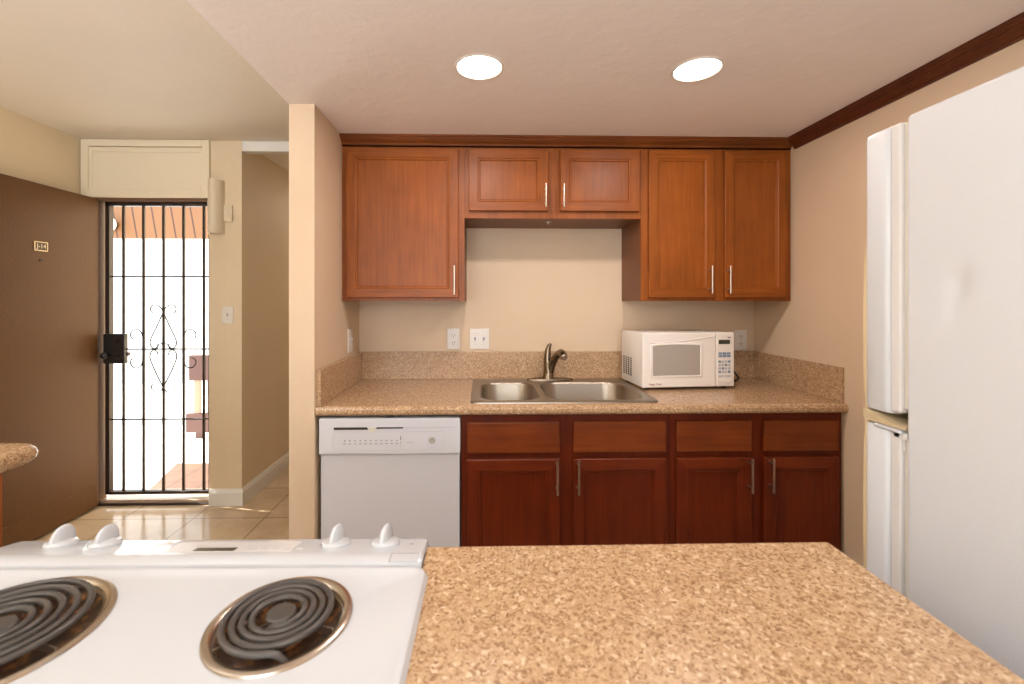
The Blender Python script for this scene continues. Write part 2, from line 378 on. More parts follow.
# panelled board over the doorway
def frame(mb, x0, x1, z0, z1, t, y0, y1, bev=.003):
    return mb.box(x0, x0+t, y0, y1, z0, z1, bev).box(x1-t, x1, y0, y1, z0, z1, bev).box(x0+t, x1-t, y0, y1, z0, z0+t, bev).box(x0+t, x1-t, y0, y1, z1-t, z1, bev)
t3 = struct('trim_4', frame(MB(), -2.606, -1.785, 2.02, HC-.002, .045, EN-.022, EN).box(-2.57, -1.82, EN-.010, EN, 2.065, HC-.05), M['cream_trim'], 'cream panelled board above the doorway', 'panel')
frame(MB(), -2.56, -1.82, 2.065, HC-.062, .022, EN-.016, EN-.008, .003).build('inner_moulding', M['cream_trim'], t3)

# ------------------------------------------------------------------ entry door, frame, gate
DX = -2.50
d = tag(box(DX-.045, DX, 2.10, 2.925, .012, 2.008, bev=.003).build('door_1', M['door']), 'dark brown entry door standing open against the left wall', 'door', kind='structure')
MB().box(DX, DX+.006, 2.12, 2.915, .015, .160, .002).build('kick_plate', M['door'], d)
pl = MB().box(DX, DX+.004, 2.515, 2.592, 1.627, 1.680, .001).build('number_plate', M['brass'], d)
MB().box(DX+.004, DX+.0046, 2.5205, 2.5865, 1.6325, 1.6745).build('number_field', M['plate_dark'], pl)
text('J-14', 'number', pl, (DX+.0050, 2.5535, 1.6535), (PI/2, 0, PI/2), .034, M['plate_letter'])
MB().cyl((DX, 2.553, 1.575), (DX+.006, 2.553, 1.575), .008).build('peephole', M['plate_dark'], d)
struct('trim_5', box(-2.54, -2.520, EN+.005, 3.015, 0, 2.02).box(-1.808, -1.797, EN+.06, 3.10, 0, 2.02).box(-2.52, -1.808, EN+.01, 3.10, 2.000, 2.02), M['door_frame'], 'brown frame of the entry doorway', 'door frame')
struct('trim_7', box(-2.52, -1.797, EN+.006, EN+.022, .0, .012, bev=.002), M['iron'], 'dark strip along the foot of the threshold', 'threshold')
struct('trim_6', box(-2.54, -1.797, EN+.02, 3.14, 0, .03, bev=.006), mat('bronze_threshold', (.50, .37, .26), .25, .0), 'brown threshold under the security gate', 'threshold')
GY = 2.995
gate = thing('security_gate', (-2.15, GY, .03), 'dark iron security gate with scrollwork in the sunlit doorway', 'gate')
gx0, gx1 = atY(107.3, 300, GY).x, -1.812
mb = box(gx0, gx0+.027, GY-.018, GY+.018, .062, 1.995, bev=.002).box(gx1-.012, gx1, GY-.018, GY+.018, .062, 1.995, bev=.002)
mb.box(gx0, gx1, GY-.018, GY+.018, 1.975, 2.0, bev=.002).box(gx0, gx1, GY-.018, GY+.018, 0.060, .080, bev=.002)
mb.build('frame', M['iron'], gate)
for px in (123.7, 143.7, 163.7, 183.7, 204):
    x = atY(px, 300, GY).x
    MB().box(x-.0068, x+.0068, GY-.0068, GY+.0068, .080, 1.975, .001).build('bar', M['iron'], gate)
for py in (276.5, 349, 419):
    z = atY(160, py, GY).z
    MB().cyl((gx0+.027, GY-.004, z), (gx1-.01, GY-.004, z), .0055, n=10).build('cross_rod', M['iron'], gate)
def scroll(pts, mirror=True, r=.0042):
    """px polyline in the gate plane, smoothed"""
    P = [atY(px, py, GY-.004) for px, py in pts]
    out = []
    for i in range(len(P)-1):
        p0 = P[max(i-1, 0)]; p1 = P[i]; p2 = P[i+1]; p3 = P[min(i+2, len(P)-1)]
        for k in range(5):
            t = k/5
            out.append(.5*((2*p1)+(p2-p0)*t+(2*p0-5*p1+4*p2-p3)*t*t+(3*p1-p0-3*p2+p3)*t**3))
    out.append(P[-1]); cx = atY(163.7, 300, GY).x
    for s in ((1, -1) if mirror else (1,)):
        MB().tube([(cx+(p.x-cx)*s, p.y, p.z) for p in out], r, 6).build('scroll', M['iron'], gate, SM)
scroll([(155, 313), (151.5, 312), (150.5, 308), (153, 305), (157, 305), (161, 308), (163.5, 313), (166, 318), (170, 327), (174, 335), (176.3, 341), (176, 345), (173, 348.5), (169.5, 347), (168.5, 344)])
scroll([(168.5, 355), (169.5, 351.5), (173, 350), (176, 353), (176.5, 358), (174, 365), (170, 374), (166, 382), (163.5, 387), (160, 391.5), (156, 392), (152.5, 390), (151.5, 386), (153.5, 383.5)])
scroll([(134.5, 339), (131.5, 338), (130.5, 334), (133, 330.5), (137.5, 329.5), (141, 332), (143, 338), (143.2, 344)])
scroll([(134.5, 358), (131.5, 359.5), (130.5, 363), (133, 367), (137.5, 368), (141, 365.5), (143, 360), (143.2, 353)])
scroll([(157, 348.5), (158.5, 345), (161, 343), (163.2, 346)], r=.0035)
lb = MB().box(*[atY(103, 300, GY-.035).x, atY(124, 300, GY-.035).x], GY-.035, GY-.001, atY(110, 363, GY).z, atY(110, 333.5, GY).z, .003).build('lock_box', M['black'], gate)
for px, py, r in ((116, 341, .022), (117, 356, .018)):
    p = atY(px, py, GY-.035); MB().cyl(p, p+Vector((0, -.016, 0)), r, r*.85, bev=.002).build('lock_cylinder', M['iron'], lb, SM)
p = atY(109, 355, GY-.035); MB().cyl(p, p+Vector((0, -.03, 0)), .008).sphere(p+Vector((0, -.04, 0)), .022, (1, .75, 1)).build('knob', M['black'], lb, SM)
p = atY(127.5, 354, GY); MB().cyl(p-Vector((.008, 0, 0)), p+Vector((.012, 0, 0)), .013).build('latch', M['iron'], lb, SM)

# ------------------------------------------------------------------ things on the hallway wall
sc = thing('wall_sconce', (-1.742, EN, 1.784), 'cream half-round sconce on the wall beside the gate', 'wall lamp')
half = [(-1.742+.048*math.cos(a), EN-.072*math.sin(a)) for a in [PI*k/16 for k in range(17)]]
inner = [(-1.742+.042*math.cos(a), EN-.066*math.sin(a)) for a in [PI*k/16 for k in range(17)]]
mb = MB()
mb.loft([[(x, y, z) for x, y in half+inner[::-1]] for z in (1.784, 2.132)])
mb.build('shade', M['sconce'], sc, SM)
MB().box(-1.778, -1.706, EN-.012, EN, 1.88, 2.04, .002).cyl((-1.742, EN-.035, 1.90), (-1.742, EN-.035, 2.0), .018).build('lamp_holder', M['white_trim'], sc, SM)
tag(MB().box(-1.695, -1.640, EN-.014, EN, 1.863, 1.975, .004).build('door_chime', M['sconce']), 'small flat cream plate on the wall beside the sconce', 'door chime')
def wallplate(name, c, normal, wd, h, label, cat, kind, group=None):
    """plate on a wall: normal 'y' (faces -y) or 'x' (faces +x)"""
    t = thing(name, c, label, cat, group); cx, cy, cz = c
    mtx = Matrix.Translation(c) @ (Matrix.Identity(4) if normal == 'y' else Matrix.Rotation(PI/2, 4, 'Z'))
    def add(nm, mb, m, par=t, sm=None): return mb.xform(mtx).build(nm, m, par, sm)
    add('plate', box(-wd/2, wd/2, -.006, 0, 0, h, bev=.0025), M['switch'])
    if kind == 'outlet':
        for z in (h*.32, h*.68):
            s = add('socket', MB().cyl((0, -.006, z), (0, -.0085, z), .0165, n=24), M['switch'], t, SM)
            add('slot', box(-.0075, -.0050, -.0092, -.0080, z-.002, z+.008).box(.0050, .0075, -.0092, -.0080, z-.002, z+.008).cyl((0, -.008, z-.008), (0, -.0092, z-.008), .0028, n=10), M['dark'], s)
        add('screw', MB().cyl((0, -.006, h/2), (0, -.0075, h/2), .003, n=10), M['nickel'], t, SM)
    else:
        for x in ((0,) if kind == 'switch' else (-wd*.22, wd*.22)):
            s = add('toggle', box(x-.005, x+.005, -.009, -.005, h/2-.012, h/2+.012, bev=.001).prism([(-.008, h/2-.002), (-.018, h/2+.006), (-.018, h/2+.010), (-.008, h/2+.009)], 'x', x-.0035, x+.0035), M['pale_key'])
            [add('screw', MB().cyl((x, -.006, h/2+q), (x, -.0075, h/2+q), .003, n=10), M['nickel'], t, SM) for q in (-.03, .03)]
    return t
wallplate('light_switch', (-1.674, EN, 1.196), 'y', .070, .112, 'white light switch on the wall below the cream sconce', 'light switch', 'switch')
wallplate('power_outlet', (-.161, KB, 1.078), 'y', .070, .114, 'white double socket on the back wall beside the two-toggle switch', 'power outlet', 'outlet')
wallplate('light_switch', (-.017, KB, 1.077), 'y', .108, .114, 'square white two-toggle switch plate on the wall above the sink', 'light switch', 'double')
wallplate('power_outlet', (1.450, KB, 1.068), 'y', .070, .114, 'white double socket on the wall partly hidden behind the microwave', 'power outlet', 'outlet')
wallplate('light_switch', (KL, 2.27, 1.083), 'x', .070, .118, 'white light switch seen edge-on on the partition wall above the granite', 'light switch', 'switch')

# ------------------------------------------------------------------ ceiling lamps
for (x, y), lab in zip(CANS, ('glowing round recessed ceiling light nearer the partition wall, straight out from the sink', 'glowing round recessed ceiling light nearer the refrigerator and the dark crown moulding')):
    t = thing('recessed_light', (x, y, KC), lab, 'ceiling light', 'recessed lights in the kitchen ceiling')
    MB().lathe((x, y, KC), [(.074, .004), (.076, -.003), (.079, -.0035), (.083, -.002), (.084, 0), (.074, .004)]).build('trim_ring', M['baffle'], t, SM)
    MB().lathe((x, y, KC), [(.0001, -.001), (.03, .0005), (.055, .003), (.0735, .008), (.0735, .020), (.0001, .020)]).build('lens', M['lens'], t, SM)
    light('recessed_lamp', 'AREA', (x, y, KC-.004), (0, 0, 0), CAN_POWER, CAN_COLOR, shape='DISK', size=.13)

# ------------------------------------------------------------------ cabinets
def pull(x, y, z0, z1, parent):
    mb = MB().cyl((x, y-.030, z0), (x, y-.030, z1), .0048, n=12, bev=.0012)
    for z in (z0+.022, z1-.022): mb.cyl((x, y, z), (x, y-.030, z), .0045, n=10)
    return mb.build('handle', M['nickel'], parent, SM)
def shaker(x0, x1, z0, z1, yf, yb, t, wv, wh, wp, parent, hx=None, hz=None):
    """recessed panel door: the frame is the door, the panel and the bead are its sub-parts"""
    o = MB().ring(x0, x1, z0, z1, t, yf, yb).build('door', wv, parent, weld=True)
    o.data.materials.append(wh)
    for p in o.data.polygons:
        c_ = [o.data.vertices[i].co for i in p.vertices]
        if max(c.x for c in c_)-min(c.x for c in c_) > max(c.z for c in c_)-min(c.z for c in c_) and t < .06 and max(c.x for c in c_)-min(c.x for c in c_) > .08: p.material_index = 1
    MB().box(x0+t-.002, x1-t+.002, yf+.010, yb-.002, z0+t-.002, z1-t+.002).build('panel', wp, o)
    q = MB(); b = .011
    L = [[(x0+t, yy, z0+t), (x1-t, yy, z0+t), (x1-t, yy, z1-t), (x0+t, yy, z1-t)] for yy in (yf+.002,)]
    L += [[(x0+t+e, yy, z0+t+e), (x1-t-e, yy, z0+t+e), (x1-t-e, yy, z1-t-e), (x0+t+e, yy, z1-t-e)] for e, yy in ((.003, yf+.0035), (.007, yf+.0035), (b, yf+.0102))]
    q.loft(L, False, False); q.build('bead', wp, o)
    if hx is not None: pull(hx, yf, hz[0], hz[1], o)
    return o
UF, UD = 2.150, 2.130      # upper face frame, door face
def upper(x0, x1, z0, doors, label):
    t = thing('wall_cabinet', ((x0+x1)/2, KB, z0), label, 'wall cabinet', 'wall cabinets over the sink counter')
    MB().bin(x0, x1, UF+.018, KB, z0, KC, .012).build('carcass', M['cab_inside'], t)
    ds = sorted(doors)
    MB().board(x0, x1, z0, KC, [(dd[0]+.006, dd[1]-.006, dd[2]+.006, dd[3]-.006) for dd in ds], UF, UF+.018).build('face_frame', M['upper_wood'], t, weld=True)
    for (a, b, c, d_, hx, hz) in ds: shaker(a, b, c, d_, UD, UF-.001, .045, M['upper_wood'], M['upper_wood_h'], M['upper_panel'], t, hx, hz)
    return t
upper(KL+.001, -.088, 1.345, [(-.655, -.117, 1.362, 2.080, -.134, (1.375, 1.515))], 'tall single-door brown wall cabinet against the partition wall, above the dishwasher')
mid = upper(-.087, .777, 1.748, [(-.066, .319, 1.782, 2.080, .304, (1.795, 1.908)), (.377, .766, 1.782, 2.080, .391, (1.795, 1.908))], 'short two-door brown wall cabinet above the sink')
upper(.778, KR-.002, 1.345, [(.811, 1.138, 1.362, 2.083, 1.108, (1.380, 1.516)), (1.187, 1.496, 1.362, 2.083, 1.197, (1.380, 1.516))], 'tall two-door brown wall cabinet above the microwave')
MB().cyl((.335, 2.24, 1.760), (.335, 2.24, 1.745), .016, n=20).cyl((.335, 2.24, 1.745), (.335, 2.24, 1.737), .007, n=12).build('lamp_hook', M['nickel'], mid, SM)

LF, LD = 1.840, 1.820
def lower(x0, x1, cols, label, name='base_cabinet', grp='base cabinets under the sink counter', yb=KB):
    t = thing(name, ((x0+x1)/2, (LF+yb)/2, 0), label, 'base cabinet', grp)
    MB().bin(x0, x1, LF+.018, yb, .10, .872, .012, 'z').build('carcass', M['lower_wood'], t)
    MB().board(x0, x1, .10, .875, [(cc[0]+.006, cc[1]-.006, za, zb) for cc in cols for za, zb in ((.126, .682), (.722, .842))], LF, LF+.018).build('face_frame', M['lower_wood'], t, weld=True)
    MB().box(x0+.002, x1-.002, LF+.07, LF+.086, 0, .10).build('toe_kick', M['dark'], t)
    for a, b, hx in cols:
        MB().box(a, b, LD, LF-.001, .716, .844, .004).build('drawer_front', M['drawer_wood'], t)
        shaker(a, b, .120, .690, LD, LF-.001, .048, M['lower_wood'], M['lower_wood_h'], M['lower_wood'], t, hx, (.553, .696))
    return t
lower(-.088, .784, [(-.064, .321, .306), (.378, .766, .394)], 'two-door dark cherry base cabinet under the sink, beside the dishwasher')
lower(.786, KR-.004, [(.810, 1.128, 1.112), (1.182, 1.498, 1.200)], 'two-door dark cherry base cabinet directly below the microwave')

# ------------------------------------------------------------------ sink counter
CT, CB = .915, .877
def nose(y0, y1, up=True):   # bullnose profile of the front edge
    return [(y1, CB), (y0+.012, CB), (y0+.004, CB+.004), (y0, CB+.012), (y0, CT-.014), (y0+.005, CT-.004), (y0+.014, CT), (y1, CT)]
hx0, hx1, hy0, hy1 = -.035, .735, 1.860, 2.310
mb = MB().prism(nose(1.805, hy0), 'x', KL, KR-.001)
mb.box(KL, KR, hy1, KB, CB, CT).box(KL, hx0, hy0, hy1, CB, CT).box(hx1, KR, hy0, hy1, CB, CT)
ctr = tag(mb.build('granite_counter', M['granite']), 'long tan granite worktop with the steel sink set into it', 'worktop')
tag(MB().box(KL+.02, KR-.010, 2.43, KB, CT, 1.0645, .002).build('granite_backsplash', M['granite']), 'long tan granite backsplash behind the sink and microwave', 'backsplash', 'granite backsplashes')
tag(MB().box(KL, KL+.02, 1.815, KB, CT, 1.0645, .002).build('granite_backsplash', M['granite']), 'short tan granite backsplash on the partition wall above the dishwasher', 'backsplash', 'granite backsplashes')
tag(MB().box(KR-.010, KR, 1.826, KB, CT, 1.0645, .002).build('granite_backsplash', M['granite']), 'short tan granite backsplash on the side wall by the microwave', 'backsplash', 'granite backsplashes')

# sink: 33 x 22 inch two-bowl drop-in
sk = thing('kitchen_sink', (.37, 2.12, CT), 'stainless steel two-bowl sink in the granite under the faucet', 'sink')
b1 = (-.010, .258, 1.880, 2.285, .085); b2 = (.284, .715, 1.880, 2.285, .095)
out = rrect(-.052, .752, 1.847, 2.405, .035, 6)
mb = MB().plate(rrect(-.046, .746, 1.853, 2.399, .030, 6), [rrect(*b1[:4], b1[4], 8), rrect(*b2[:4], b2[4], 8)], CT+.007)
mb.loft([[(x, y, CT+.007) for x, y in rrect(-.046, .746, 1.853, 2.399, .030, 6)], [(x, y, CT+.005) for x, y in rrect(-.051, .751, 1.848, 2.404, .034, 6)], [(x, y, CT) for x, y in out]], False, False)
mb.build('rim', M['steel'], sk, SM, weld=True)
for b in (b1, b2):
    loops = []
    for e, dz, r in ((0, .007, b[4]), (.003, .004, b[4]), (.006, -.004, b[4]), (.012, -.13, b[4]), (.022, -.152, b[4]-.01), (.045, -.165, .05), (.07, -.168, .03)):
        loops.append([(x, y, CT+dz) for x, y in rrect(b[0]+e, b[1]-e, b[2]+e, b[3]-e, max(.012, r-e*.5), 8)])
    bo = MB().loft(loops, False, True).build('bowl', M['steel'], sk, SM)
    cx, cy = (b[0]+b[1])/2, (b[2]+b[3])/2
    MB().lathe((cx, cy, CT-.168), [(.043, .0005), (.042, .003), (.036, .003), (.030, -.0), (.0001, .0)]).build('drain', M['nickel'], bo, SM)
# faucet
fa = thing('faucet', (.361, 2.352, CT+.007), 'bronze single-lever faucet standing behind the sink divider', 'faucet')
z0 = CT+.007
MB().loft([[(.361+a*sx_, 2.352+b_*sx_, z0+z) for a, b_ in [(.125*math.copysign(abs(math.cos(t))**.8, math.cos(t)), .030*math.sin(t)) for t in [2*PI*k/40 for k in range(40)]]] for sx_, z in ((1, 0), (1, .004), (.96, .008), (.80, .011))]).build('base_plate', M['bronze'], fa, SM)
bx, by = .352, 2.352
MB().lathe((bx, by, z0+.008), [(.033, 0), (.032, .006), (.0275, .014), (.0260, .04), (.0245, .075), (.021, .086), (.0001, .088)], 28).build('body', M['bronze'], fa, SM)
sp = [(bx+.006, by-.002, z0+.045), (bx+.016, by-.018, z0+.085), (bx+.028, by-.045, z0+.122), (bx+.040, by-.080, z0+.148), (bx+.048, by-.112, z0+.158), (bx+.053, by-.134, z0+.153), (bx+.056, by-.148, z0+.143)]
MB().tube(sp, .014, 16, [.0215, .0205, .019, .0195, .021, .0215, .020]).build('spout', M['bronze'], fa, SM)
tip = Vector(sp[-1]); dr = (Vector(sp[-1])-Vector(sp[-2])).normalized()
MB().cyl(tip-dr*.002, tip+dr*.010, .018, .015, n=20).build('spray_face', M['nickel'], fa, SM)
lv = [(bx-.002, by+.004, z0+.070), (bx-.004, by+.006, z0+.115), (bx-.002, by+.006, z0+.155), (bx+.004, by+.002, z0+.182), (bx+.013, by-.006, z0+.194)]
MB().tube(lv, .01, 14, [.0235, .020, .0165, .012, .006]).build('lever', M['bronze'], fa, SM)

# ------------------------------------------------------------------ dishwasher
dw = thing('dishwasher', (-.381, 2.12, 0), 'white built-in dishwasher under the granite counter beside the partition wall', 'dishwasher')
dx0, dx1 = -.668, -.091
MB().box(dx0+.004, dx1-.004, 1.85, 2.43, .10, .865).build('tub', M['white_appliance'], dw)
MB().box(dx0+.003, dx1-.003, 1.826, 1.852, .115, .716, .005).build('door', M['dw_panel'], dw)
pn = MB().box(dx0, dx1, 1.812, 1.852, .718, .866, .006).build('control_panel', M['dw_panel'], dw)
MB().box(-.606, -.466, 1.8105, 1.815, .8205, .830).build('pocket_slot', M['dark'], pn)
MB().box(-.437, -.325, 1.8105, 1.815, .8245, .830).build('pocket_slot', M['dark'], pn)
MB().box(-.325, -.112, 1.8112, 1.815, .8278, .8295).build('pocket_crease', M['pale_key'], pn)
MB().prism([(-.470, .830), (-.432, .830), (-.440, .817), (-.451, .811), (-.462, .817)], 'y', 1.8075, 1.814).build('latch', mat('latch_ivory', (.72, .69, .60), .4), pn)
frame(MB(), -.612, -.335, .735, .812, .0012, 1.8110, 1.8125, 0).build('panel_outline', M['white_appliance'], pn)
frame(MB(), -.326, -.160, .735, .812, .0012, 1.8110, 1.8125, 0).build('panel_outline', M['white_appliance'], pn)
for k in range(11):
    x = -.562+k*.0212
    MB().box(x-.002, x+.002, 1.8108, 1.8125, .773, .778).box(x-.006, x+.006, 1.8112, 1.8125, .762, .764).build('button', M['grey_mark'], pn)
MB().box(-.336, -.333, 1.8105, 1.8125, .778, .792).box(-.3355, -.3335, 1.8105, 1.8125, .764, .770).build('status_light', M['grey_mark'], pn)
MB().box(-.312, -.281, 1.8113, 1.8125, .765, .768).build('panel_print', M['pale_key'], pn)
bd = MB().cyl((-.207, 1.8125, .775), (-.207, 1.809, .775), .0125, n=28, bev=.001).build('badge', M['grey_mark'], pn, SM)
MB().tube([(-.207+.0088*math.cos(a), 1.8085, .775+.0088*math.sin(a)) for a in [2*PI*k/24 for k in range(25)]], .0012, 6).tube([(-.213, 1.8085, .778), (-.209, 1.8085, .780), (-.212, 1.8085, .771), (-.207, 1.8085, .774), (-.203, 1.8085, .779), (-.205, 1.8085, .771), (-.201, 1.8085, .773)], .0011, 6).build('emblem', M['switch'], bd, SM)
MB().box(dx0+.006, dx1-.006, 1.88, 1.90, .004, .10).build('toe_panel', M['dark'], dw)
MB().box(-.400, -.365, 1.82, 1.85, .8662, .8745, .001).build('mounting_tab', M['dark'], dw)

# ------------------------------------------------------------------ microwave (built in its own frame, then turned)
mw = thing('microwave', (.764, 2.092, CT), 'white countertop microwave standing on the granite beside the sink', 'microwave')
MWM = Matrix.Translation((.764, 2.092, CT+.0012)) @ Matrix.Rotation(math.radians(4.3), 4, 'Z')
def mwp(nm, mb, m, par=mw, sm=None): return mb.xform(MWM).build(nm, m, par, sm)
W_, H0, H1, DP = .468, .012, .276, .262
mwp('body', box(.002, W_-.002, .018, DP, H0, H1-.003, bev=.006), M['mw'], sm=SM)
dr_ = mwp('door', MB().box(0, .372, 0, .020, H0, H1, .006), M['mw'])
# window in a moulded frame with an arched top
arch = [(.052, .070), (.290, .070), (.290, .214)]+[(.290-.238*k/10, .214+.0045*math.sin(PI*k/10)) for k in range(1, 10)]+[(.052, .211)]
mwp('window', MB().prism(arch, 'y', -.0025, .004), M['mw_glass'], dr_)
def off(poly, s, cx=.171, cz=.142): return [(cx+(x-cx)*s, cz+(z-cz)*s) for x, z in poly]
rim_o = [(.040, .060), (.302, .060), (.302, .225)]+[(.302-.262*k/10, .225+.005*math.sin(PI*k/10)) for k in range(1, 10)]+[(.040, .222)]
mwp('window_rim', MB().loft([[(x, y, z) for x, z in p] for p, y in ((rim_o, .001), (rim_o, -.002), (off(arch, 1.03), -.005), (off(arch, 1.0), -.0025))], False, False), M['mw'], dr_, SM)
sw = [(.040+.325*k/14, .228+.030*(k/14)**1.8) for k in range(15)]
mwp('moulded_crease', MB().tube([(x, -.0005, z) for x, z in sw], .0032, 6), M['mw'], dr_, SM)
cp = mwp('control_panel', MB().box(.374, W_, .001, .020, H0, H1, .005), M['mw'])
mwp('display', MB().box(.387, .445, -.001, .004, .219, .240, .001), M['lcd'], cp)
for r_ in range(2):
    for k in range(3): mwp('key', box(.386+k*.0215, .404+k*.0215, -.0012, .004, .168-r_*.013, .179-r_*.013, bev=.0006), M['blue_key'], cp)
for r_ in range(4):
    for k in range(4): mwp('key', box(.386+k*.0162, .398+k*.0162, -.0012, .004, .128-r_*.0165, .139-r_*.0165, bev=.0006), M['pale_key'] if (r_+k) % 3 else M['blue_key'], cp)
mwp('key', box(.386, .413, -.0012, .004, .060, .067, bev=.0006), M['pale_key'], cp)
mwp('key', box(.420, .449, -.0012, .004, .060, .067, bev=.0006), M['pale_key'], cp)
mwp('open_button', box(.384, .452, -.003, .004, .030, .046, bev=.002), M['mw'], cp)
mwp('panel_mark', box(.433, .449, -.0005, .004, .248, .254), M['grey_mark'], cp)
mv = MB()
for r_ in range(4):
    for k in range(9): mv.box(-.0004, .006, .128+r_*.030, .140+r_*.030, .050+k*.0105, .0565+k*.0105)
mwp('vent_slots', mv, M['dark'])
mf = MB()
for x in (.03, W_-.03):
    for y in (.04, DP-.03): mf.cyl((x, y, 0), (x, y, H0+.002), .012, n=14)
mwp('feet', mf, M['dark'], sm=SM)
cord = [(W_-.06, DP-.02, .13), (W_-.02, DP+.012, .125), (W_+.06, DP+.012, .105), (W_+.115, DP-.01, .080), (W_+.150, DP-.04, .045), (W_+.160, DP-.06, .012), (W_+.120, DP-.08, .006), (W_+.085, DP-.06, .006), (W_+.105, DP-.03, .035), (W_+.125, DP-.02, .062), (W_+.080, DP-.015, .070), (W_+.03, DP-.01, .035), (W_+.06, DP-.05, .006), (W_+.14, DP-.09, .006)]
P = [Vector(p) for p in cord]; sm_ = []
for i in range(len(P)-1):
    p0, p1, p2, p3 = P[max(i-1, 0)], P[i], P[i+1], P[min(i+2, len(P)-1)]
    for k in range(6):
        t = k/6; sm_.append(.5*((2*p1)+(p2-p0)*t+(2*p0-5*p1+4*p2-p3)*t*t+(3*p1-p0-3*p2+p3)*t**3))
mwp('power_cord', MB().tube(sm_, .0055, 8), M['black'], sm=SM)
lg = text('Magic Chef', 'brand_print', mw, (0, 0, 0), (0, 0, 0), .0135, M['red_print'], .0003)
lg.matrix_parent_inverse = Matrix.Identity(4)
lg.location = (MWM @ Vector((.064, -.0006, .029)))-ORG[mw]; lg.rotation_euler = (PI/2, 0, math.radians(4.3))
lg.parent = dr_; lg.location = (MWM @ Vector((.064, -.0006, .029)))-ORG[dr_]

# ------------------------------------------------------------------ refrigerator
fr_ = thing('refrigerator', (1.165, .52, 0), 'tall white top-freezer refrigerator with yellowed door edges', 'refrigerator')
FX0, FX1, FY0, FY1, FT = .800, 1.518, .150, .815, 1.700
g = MB()
# cabinet body with a shallow dent in its left side
ny, nz = 96, 180
prof = []
def dent(y, z):
    return .0060*math.exp(-((y-.725)/.016)**2-((z-1.375)/.030)**2)-.0022*math.exp(-((y-.727)/.010)**2-((z-1.40)/.02)**2)+.0025*math.exp(-((y-.735)/.012)**2-((z-1.33)/.018)**2)
vg = [[g.b.verts.new((FX0+dent(FY0+.006+(FY1-FY0-.012)*i/ny, .062+(FT-.07)*j/nz), FY0+.006+(FY1-FY0-.012)*i/ny, .062+(FT-.070)*j/nz)) for j in range(nz+1)] for i in range(ny+1)]
for i in range(ny):
    for j in range(nz): g.b.faces.new((vg[i][j], vg[i][j+1], vg[i+1][j+1], vg[i+1][j]))
# rounded long edges, back, top, right
ring = lambda e: [(FX0+e, FY0+.006-(.006 if e >= .006 else e), 0)]
g.box(FX0+.010, FX1, FY0, FY1, .055, FT, .004)
g.prism([(FX0, FY1-.006), (FX0+.002, FY1-.002), (FX0+.012, FY1-.0), (FX0+.012, FY0), (FX0+.002, FY0+.002), (FX0, FY0+.006)], 'z', .055, .0622)
# left skin to box: top rounding and the two vertical roundings
g.loft([[(FX0, FY0+.006, FT-.008), (FX0+.003, FY0+.006, FT-.003), (FX0+.012, FY0+.006, FT)], [(FX0, FY1-.006, FT-.008), (FX0+.003, FY1-.006, FT-.003), (FX0+.012, FY1-.006, FT)]], False, False, False)
g.loft([[(FX0, FY1-.006, .062), (FX0+.002, FY1-.002, .062), (FX0+.012, FY1, .062)], [(FX0, FY1-.006, FT-.008), (FX0+.002, FY1-.002, FT-.006), (FX0+.012, FY1, FT-.004)]], False, False, False)
g.loft([[(FX0, FY0+.006, .062), (FX0+.002, FY0+.002, .062), (FX0+.012, FY0, .062)], [(FX0, FY0+.006, FT-.008), (FX0+.002, FY0+.002, FT-.006), (FX0+.012, FY0, FT-.004)]], False, False, False)
g.build('cabinet', M['fridge'], fr_, SM)
def fdoor(nm, z0, z1):
    o = MB().loft([[(x, y, z) for x, y in rrect(FX0+.001+e, FX1-e, .850, .910, .014, 5)] for e, z in ((.004, z0), (0, z0+.006), (0, z1-.012), (.003, z1-.004), (.010, z1))]).build(nm, M['fridge'], fr_, SM)
    MB().box(FX0+.004, FX1-.004,   .830, .851, z0+.006, z1-.002, .003).build('door_liner', M['fridge_edge'], o)
    MB().box(FX0+.012, FX1-.012, .816, .831, z0+.014, z1-.004, .002).build('gasket', M['white_trim'], o)
    return o
fz = fdoor('freezer_door', 1.126, 1.694)
ff = fdoor('fresh_food_door', .075, 1.100)
# yellowed grip strips that bulge from the door fronts near the hinge-free edge, and the scooped lip on top of the lower door
for o, za, zb, nm in ((fz, 1.128, 1.46, 'handle'), (ff, .72, 1.098, 'handle')):
    L = []
    for k in range(13):
        t = k/12; z = za+(zb-za)*t; e = .008*math.sin(PI*min(1, max(0, t)))**.5+.001
        L.append([(FX0+.006, .905, z), (FX0+.006, .909+e*.75, z), (FX0+.014, .910+e, z), (FX0+.034, .910+e*.8, z), (FX0+.040, .905, z)])
    MB().loft(L).build(nm, M['aged'], o, SM)
MB().prism([(.818, 1.102), (.906, 1.102), (.914, 1.112), (.909, 1.124), (.885, 1.120), (.850, 1.109), (.818, 1.108)], 'x', FX0+.0005, FX0+.30).build('handle_scoop', mat('yellowed_scoop', (.60, .48, .30), .4), ff, SM)
MB().box(FX0-.001, FX0+.10, .826, .884, 1.092, 1.1005, .003).build('door_cap', M['enamel'], ff)
MB().box(FX0+.004, FX0+.07, .818, .846, 1.082, 1.0945, .002).cyl((FX0+.014, .832, 1.060), (FX0+.014, .832, 1.094), .006, n=14).build('hinge', M['fridge_edge'], ff, SM)
MB().box(FX0+.040, FX0+.10, .822, .886, 1.692, 1.702, .002).build('hinge_cover', M['fridge_edge'], fz)
MB().box(FX0+.02, FX1-.02, .80, .822, .008, .055).build('toe_grille', M['dark'], fr_)
MB().cyl((FX0+.05, .22, 0), (FX0+.05, .22, .056), .02).cyl((FX1-.05, .22, 0), (FX1-.05, .22, .056), .02).cyl((FX0+.05, .74, 0), (FX0+.05, .74, .056), .02).cyl((FX1-.05, .74, 0), (FX1-.05, .74, .056), .02).build('feet', M['dark'], fr_, SM)

